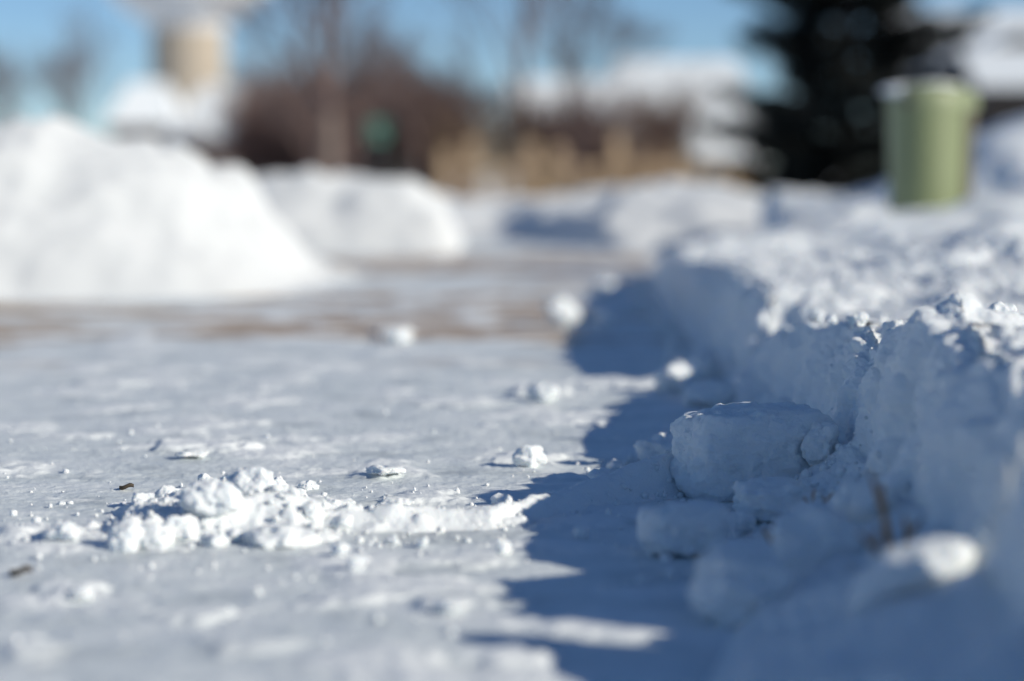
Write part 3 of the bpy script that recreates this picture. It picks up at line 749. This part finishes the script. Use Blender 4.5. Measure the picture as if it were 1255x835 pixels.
bare_tree('bare_tree', gbase(640, 85), 11.5, 12, 'tall thin bare tree with a leggy crown left of the tan house roof', 'bare trees', .16, 5, TWIG, BARK, .45, .38)
bare_tree('bare_tree', gbase(700, 92), 8.5, 13, 'bare tree rising in front of the lower roof of the tan house', 'bare trees', .12, 5, TWIG, BARK, .55, .35)
bare_tree('bare_tree', gbase(460, 105), 8.2, 14, 'bare tree just behind the green street sign', 'bare trees', .14, 5, TWIG, BARK, .6, .3)
bare_tree('bare_tree', gbase(545, 100), 6.2, 15, 'smaller bare tree right of the green street sign', 'bare trees', .12, 5, TWIG, BARK, .6, .3)
bare_tree('bare_tree', gbase(95, 190), 12.5, 16, 'distant bare tree above the crest of the largest snow pile', 'bare trees', .25, 5, TWIG, BARK, .6, .3)
bare_tree('bare_tree', gbase(8, 180), 10.5, 17, 'distant bare tree at the left edge of the sky', 'bare trees', .22, 5, TWIG, BARK, .6, .3)
bare_tree('bare_tree', gbase(345, 125), 8.0, 18, 'bare tree at the right end of the house under the water tower', 'bare trees', .15, 5, TWIG, BARK, .6, .3)
for i, (x, d, h_, wd, lab) in enumerate([
    (318, 112, 4.9, 2.6, 'leafy brown shrub below the roof of the house under the tower'), (356, 100, 5.2, 2.6, 'brown shrub just left of the thick grey trunk'),
    (402, 108, 5.6, 3.0, 'brown shrub directly behind the thick grey trunk'), (440, 98, 5.0, 2.6, 'brown shrub behind the left of the green street sign'),
    (482, 104, 5.5, 2.9, 'brown shrub behind the right of the green street sign'), (520, 97, 5.2, 2.6, 'tall brown shrub right of the green street sign'),
    (552, 102, 4.6, 2.4, 'rightmost of the brown shrubs, next to the tan house')]):
    shrub(gbase(x, d), h_, wd, 30 + i, lab, 'brown leafy shrubs', TWIG_RED, 5200)
for i, (x, d, h_, wd, lab) in enumerate([
    (592, 92, 3.6, 2.0, 'low tan shrub at the left corner of the tan house'), (640, 94, 4.2, 2.3, 'tan shrub left of the porch of the tan house'),
    (703, 92, 4.3, 2.3, 'tan shrub before the middle of the tan house'), (772, 90, 4.7, 2.7, 'rounded bare shrub before the big roof of the tan house'),
    (815, 91, 4.0, 2.0, 'bare shrub at the right end of the tan house')]):
    shrub(gbase(x, d), h_, wd, 50 + i, lab, 'bare shrubs before the tan house', TWIG_TAN if i in (0, 4) else TWIG, (500, 2200, 2400, 3200, 1500)[i], 12)

for i, (x, d, h_, wd, lab) in enumerate([
    (728, 77, 2.9, 1.2, 'twiggy bush behind the right half of the tan fence'), (790, 77, 2.6, 1.5, 'broad twiggy bush before the big snowy roof')]):
    shrub(gbase(x, d), h_, wd, 60 + i, lab, 'twiggy bushes near the tan fence', (TWIG, TWIG_TAN)[i % 2], 500, 10)

# ------------------------------------------------------------------ houses
GLASS = simple('dark_window_glass', (.03, .035, .045), .1, .1, 1)
TRIM = simple('painted_trim', (.62, .6, .55), .6, .05, 2)
ROOFDARK = simple('dark_fascia', (.05, .045, .045), .7, .15, 3)
def house(name, x0, x1, d, depth, eave, ridge, wallm, label, ridge_axis='x', over=.45, wins=(), door=None, chim=None, hip=0.0):
    root = empty(name, ((x0 + x1) / 2, d, GZ(d) - .05)); tag(root, label, 'house')
    hw = (x1 - x0) / 2
    m = MB()
    if ridge_axis == 'x':
        m.prism_x([(0, 0), (depth, 0), (depth, eave), (depth / 2, ridge - .12), (0, eave)], -hw, hw); m.build('wall', wallm, root)
        def inset(o_):                                        # hipped ends: the ridge is shorter than the eaves
            for v_ in o_.data.vertices:
                if abs(v_.co.y - depth / 2) < 1e-4: v_.co.x *= 1 - hip
            return o_
        if hip: inset(root.children[-1])
        for sg in ((-1, 1) if hip else ()):
            sl = (ridge - eave) / (depth / 2); ze = eave - sl * over; xe = sg * (hw + over); xr = sg * (hw + over) * (1 - hip)
            tri3 = [(xe, -over, ze), (xe, depth + over, ze), (xr, depth / 2, ridge)]
            m = MB(); m.add([(x_ + sg * .02, y_, z_ + .02) for x_, y_, z_ in tri3] + [(x_ + sg * .05, y_, z_ + .30) for x_, y_, z_ in tri3], [(0, 1, 2), (5, 4, 3), (0, 3, 4, 1), (1, 4, 5, 2), (2, 5, 3, 0)])
            m.build('roof_snow', SNOW_FAR, root)
        for sg in (0, 1):
            y_e = -over if sg == 0 else depth + over; y_r = depth / 2; sl = (ridge - eave) / (depth / 2); ze = eave - sl * over
            m = MB(); m.prism_x([(y_e, ze), (y_r, ridge), (y_r, ridge + .12), (y_e, ze + .12)] if sg == 0 else [(y_e, ze), (y_e, ze + .12), (y_r, ridge + .12), (y_r, ridge)], -hw - over, hw + over)
            rf = inset(m.build('roof', ROOFDARK, root))
            m = MB(); k = .22
            m.prism_x([(y_e + (.05 if sg == 0 else -.05), ze + .125), (y_r, ridge + .125), (y_r, ridge + .12 + k), (y_e + (.12 if sg == 0 else -.12), ze + .10 + k)] if sg == 0 else [(y_e - .05, ze + .125), (y_e - .12, ze + .10 + k), (y_r, ridge + .12 + k), (y_r, ridge + .125)], -hw - over + .06, hw + over - .06)
            inset(m.build('roof_snow', SNOW_FAR, rf))
    else:
        m.prism([(-hw, 0), (hw, 0), (hw, eave), (0, ridge - .12), (-hw, eave)], 0, depth); m.build('wall', wallm, root)
        for sg in (-1, 1):
            sl = (ridge - eave) / hw; xe = sg * (hw + over); ze = eave - sl * over
            m = MB(); m.prism([(xe, ze), (0, ridge), (0, ridge + .16), (xe, ze + .16)], -over, depth + over); rf = m.build('roof', ROOFDARK, root)
            m = MB(); m.prism([(xe - sg * .05, ze + .165), (0, ridge + .165), (0, ridge + .4), (xe - sg * .1, ze + .38)], -over + .08, depth + over - .08); m.build('roof_snow', SNOW_FAR, rf)
    for (wx, wz, ww, wh) in wins:
        m = MB(); t = .09
        for (a, b, c, e) in ((wx - ww / 2 - t, wx - ww / 2, wz - wh / 2 - t, wz + wh / 2 + t), (wx + ww / 2, wx + ww / 2 + t, wz - wh / 2 - t, wz + wh / 2 + t), (wx - ww / 2, wx + ww / 2, wz + wh / 2, wz + wh / 2 + t), (wx - ww / 2, wx + ww / 2, wz - wh / 2 - t, wz - wh / 2), (wx - .03, wx + .03, wz - wh / 2, wz + wh / 2)):
            m.box(a, b, -.07, -.004, c, e)
        wo = m.build('window', TRIM, root)
        m = MB(); m.box(wx - ww / 2, wx + ww / 2, -.025, -.004, wz - wh / 2, wz + wh / 2); m.build('pane', GLASS, wo)
    if door:
        dx, dw, dh = door; m = MB(); m.box(dx - dw / 2, dx + dw / 2, -.06, -.004, .15, dh); do = m.build('door', TRIM, root)
        m = MB(); m.box(dx + dw * .36, dx + dw * .42, -.10, -.063, 1.0, 1.1); m.build('handle', ROOFDARK, do)
    if chim:
        cx, cy, cz = chim; m = MB(); m.box(cx - .35, cx + .35, cy - .35, cy + .35, eave, cz); m.build('chimney', wallm, root)
    return root
W_TAN = simple('tan_siding', (.46, .33, .20), .7, .1, 2); W_BROWN = simple('brown_siding', (.11, .065, .055), .75, .15, 2)
W_DARK = simple('dark_brown_siding', (.026, .021, .02), .8, .15, 2); W_GREY = simple('grey_siding', (.3, .27, .25), .7, .1, 2)
W_CREAM = simple('cream_post_paint', (.55, .43, .26), .6, .08, 3)
def wx(x, d): return (x - 627.5) / FPX * d
def wz(y, d): return H + (HZ - y) / FPX * d - GZ(d)
# under the tower
house('house', wx(212, 130), wx(345, 130), 130, 7, wz(168, 130), wz(108, 130), W_BROWN, 'dark brown house with a snow-covered roof below the water tower', 'x', .35, [(-1.2, 1.5, 1.1, 1.2), (1.6, 1.5, 1.4, 1.2)], (.2, .95, 2.1), (.9, 4.2, wz(99, 130)), hip=.5)
house('house', wx(138, 142), wx(208, 142), 142, 7, wz(152, 142), wz(104, 142), W_GREY, 'grey house with a small snowy roof, left of the dark brown house', 'x', .4, [(0, 1.5, 1.1, 1.2)], hip=.45)
house('house', wx(318, 150), wx(410, 150), 150, 7, wz(165, 150), wz(125, 150), W_BROWN, 'low brown house with a snowy roof behind the bare shrubs', 'x', .35, [(-1.2, 1.5, 1.1, 1.2), (1.3, 1.5, 1.1, 1.2)])
# tan house on the right
hb_ = house('house', wx(740, 112), wx(935, 112), 112, 9, wz(188, 112) , wz(76, 112), W_TAN, 'tan house with a big snow-covered roof, left of the spruce', 'x', .4, [(-1.8, 1.0 , 1.2, .9), (1.4, 1.0, 1.4, .9)], None, (1.6, 5.0, wz(66, 112)), hip=.3)
hw_ = house('house', wx(630, 106), wx(750, 106), 106, 6, wz(142, 106), wz(102, 106), W_TAN, 'low tan house wing with a row of pale porch posts and snowy roof', 'x', .35, [(-1.4, 1.5, 1.0, 1.2), (1.5, 1.5, .8, 1.2)], (.2, .95, 2.1))
for k in range(5):
    m = MB(); xx = -2.0 + k * 1.0; m.box(xx - .09, xx + .09, -1.35, -1.17, 0, 2.2); m.build('porch_post', W_CREAM, hw_)
m = MB(); m.box(-2.15, 2.15, -1.45, -.36, 2.203, 2.36); m.build('porch_beam', W_CREAM, hw_)
# dark house at the right edge
house('house', wx(1122, 84), wx(1330, 84), 84, 8, wz(90, 84), wz(14, 84), W_DARK, 'dark brown house with a long snowy roof at the right edge, behind the pedestal', 'x', .5, [(-1.2, 1.5, 1.0, 1.1), (1.1, 1.5, 1.3, 1.1)], (0, .95, 2.1))
house('house', wx(1205, 70), wx(1330, 70), 70, 5, wz(106, 70), wz(66, 70), W_DARK, 'low dark porch wing with a snowy roof at the right edge', 'x', .4, [(-.6, 1.4, .9, 1.0)])

house('house', wx(1150, 76), wx(1345, 76), 76, 5, wz(92, 76), wz(46, 76), W_DARK, 'dark brown front gable behind the pedestal, before the long snowy roof', 'y', .45, [(-1.4, 1.5, .9, 1.1)])
# tan board fence left of the tan house
FENCE = simple('tan_fence_boards', (.50, .36, .225), .8, .25, 3)
fr = empty('wooden_fence', (wx(545, 75), 75, GZ(75))); tag(fr, 'tan wooden fence of spaced upright boards before the tan house', 'fence')
fl = wx(832, 75) - wx(548, 75); nb_ = 9
for k in range(nb_):
    m = MB(); xx = k * fl / (nb_ - 1); zt = 2.15 + .5 * math.sin(k * 2.3); m.prism([(xx - .16, .12), (xx + .16, .12), (xx + .16, zt), (xx, zt + .08), (xx - .16, zt)], -.025, 0); m.build('board', FENCE, fr)
for z_ in (.5, 1.7):
    m = MB(); m.box(-.1, fl + .1, .002, .05, z_ - .04, z_ + .04); m.build('rail', FENCE, fr)
for k in range(5):
    m = MB(); xx = k * fl / 4; m.box(xx - .06, xx + .06, .052, .17, -.1, 2.3); m.build('post', FENCE, fr)

# ------------------------------------------------------------------ street sign
POLE = simple('galvanised_post', (.3, .3, .3), .5, .1, 10, metallic=.6)
SIGN = simple('street_sign_green', (.05, .26, .18), .45, .06, 5)
SIGNW = simple('street_sign_edge', (.6, .65, .6), .5, .04, 5)
sp = at(462, 156, 88)
root = empty('street_sign', (sp.x, 88, GZ(88))); sp.z -= GZ(88); tag(root, 'green street name sign with crossed blades on a thin post among brown shrubs', 'street sign')
m = MB(); m.tube([(0, 0, -.1), (0, 0, sp.z + .3)], [.035, .035], 10); m.build('post', POLE, root, True)
for (z, rot) in ((sp.z + .06, .15), (sp.z - .36, 1.0)):
    m = MB(); m.box(-.5, .5, -.052, -.040, -.13, .13); bl = m.build('sign_blade', SIGN, root); bl.location = (0, 0, z); bl.rotation_euler.z = rot
    m = MB(); t = .02
    m.box(-.5, .5, -.0555, -.053, .13 - t, .13); m.box(-.5, .5, -.0555, -.053, -.13, -.13 + t); m.box(-.5, -.5 + t, -.0555, -.053, -.13 + t, .13 - t); m.box(.5 - t, .5, -.0555, -.053, -.13 + t, .13 - t)
    m.build('border', SIGNW, bl)

# ------------------------------------------------------------------ water tower
CONC = simple('tan_concrete', (.44, .375, .295), .8, .07, .2)
TANK = simple('white_tank_paint', (.74, .75, .76), .5, .04, .1)
D = 450; tx = wx(233, D); px_ = D / FPX
root = empty('water_tower', (tx, D, GZ(D))); tag(root, 'water tower with a tan ribbed concrete shaft and a flaring white tank', 'water tower')
R_ = 45 * px_; zf = wz(33, D)
m = MB(); m.lathe([(R_ * 1.02, -1), (R_, 1), (R_, zf)], 144, rmod=lambda q, z: 1.0 - .022 * (1 if (q * 24 / (2 * math.pi)) % 1 < .18 else 0)); m.build('shaft', CONC, root)
m = MB()
for z in np.arange(4, zf - 1, 4.0): m.lathe([(R_ * 1.0, z - .1), (R_ * 1.008, z - .08), (R_ * 1.008, z + .08), (R_ * 1.0, z + .1)], 96)
m.build('ring_joint', CONC, root)
prof = [(R_ * 1.01, zf - .8), (R_ * 1.03, zf + .2), (R_ * 1.28, zf + 1.1), (R_ * 1.62, zf + 2.6), (R_ * 1.98, zf + 4.6), (R_ * 2.25, zf + 7.4), (R_ * 2.36, zf + 11.0), (R_ * 2.35, zf + 15), (R_ * 2.27, zf + 18.2), (R_ * 2.0, zf + 21.2), (R_ * 1.5, zf + 23.4), (R_ * .8, zf + 24.6), (.01, zf + 25)]
m = MB(); m.lathe(prof, 72); m.build('tank', TANK, root, True)
m = MB(); m.box(-1.0, 1.0, -R_ - .12, -R_ + .4, 0, 2.6); m.build('door', ROOFDARK, root)
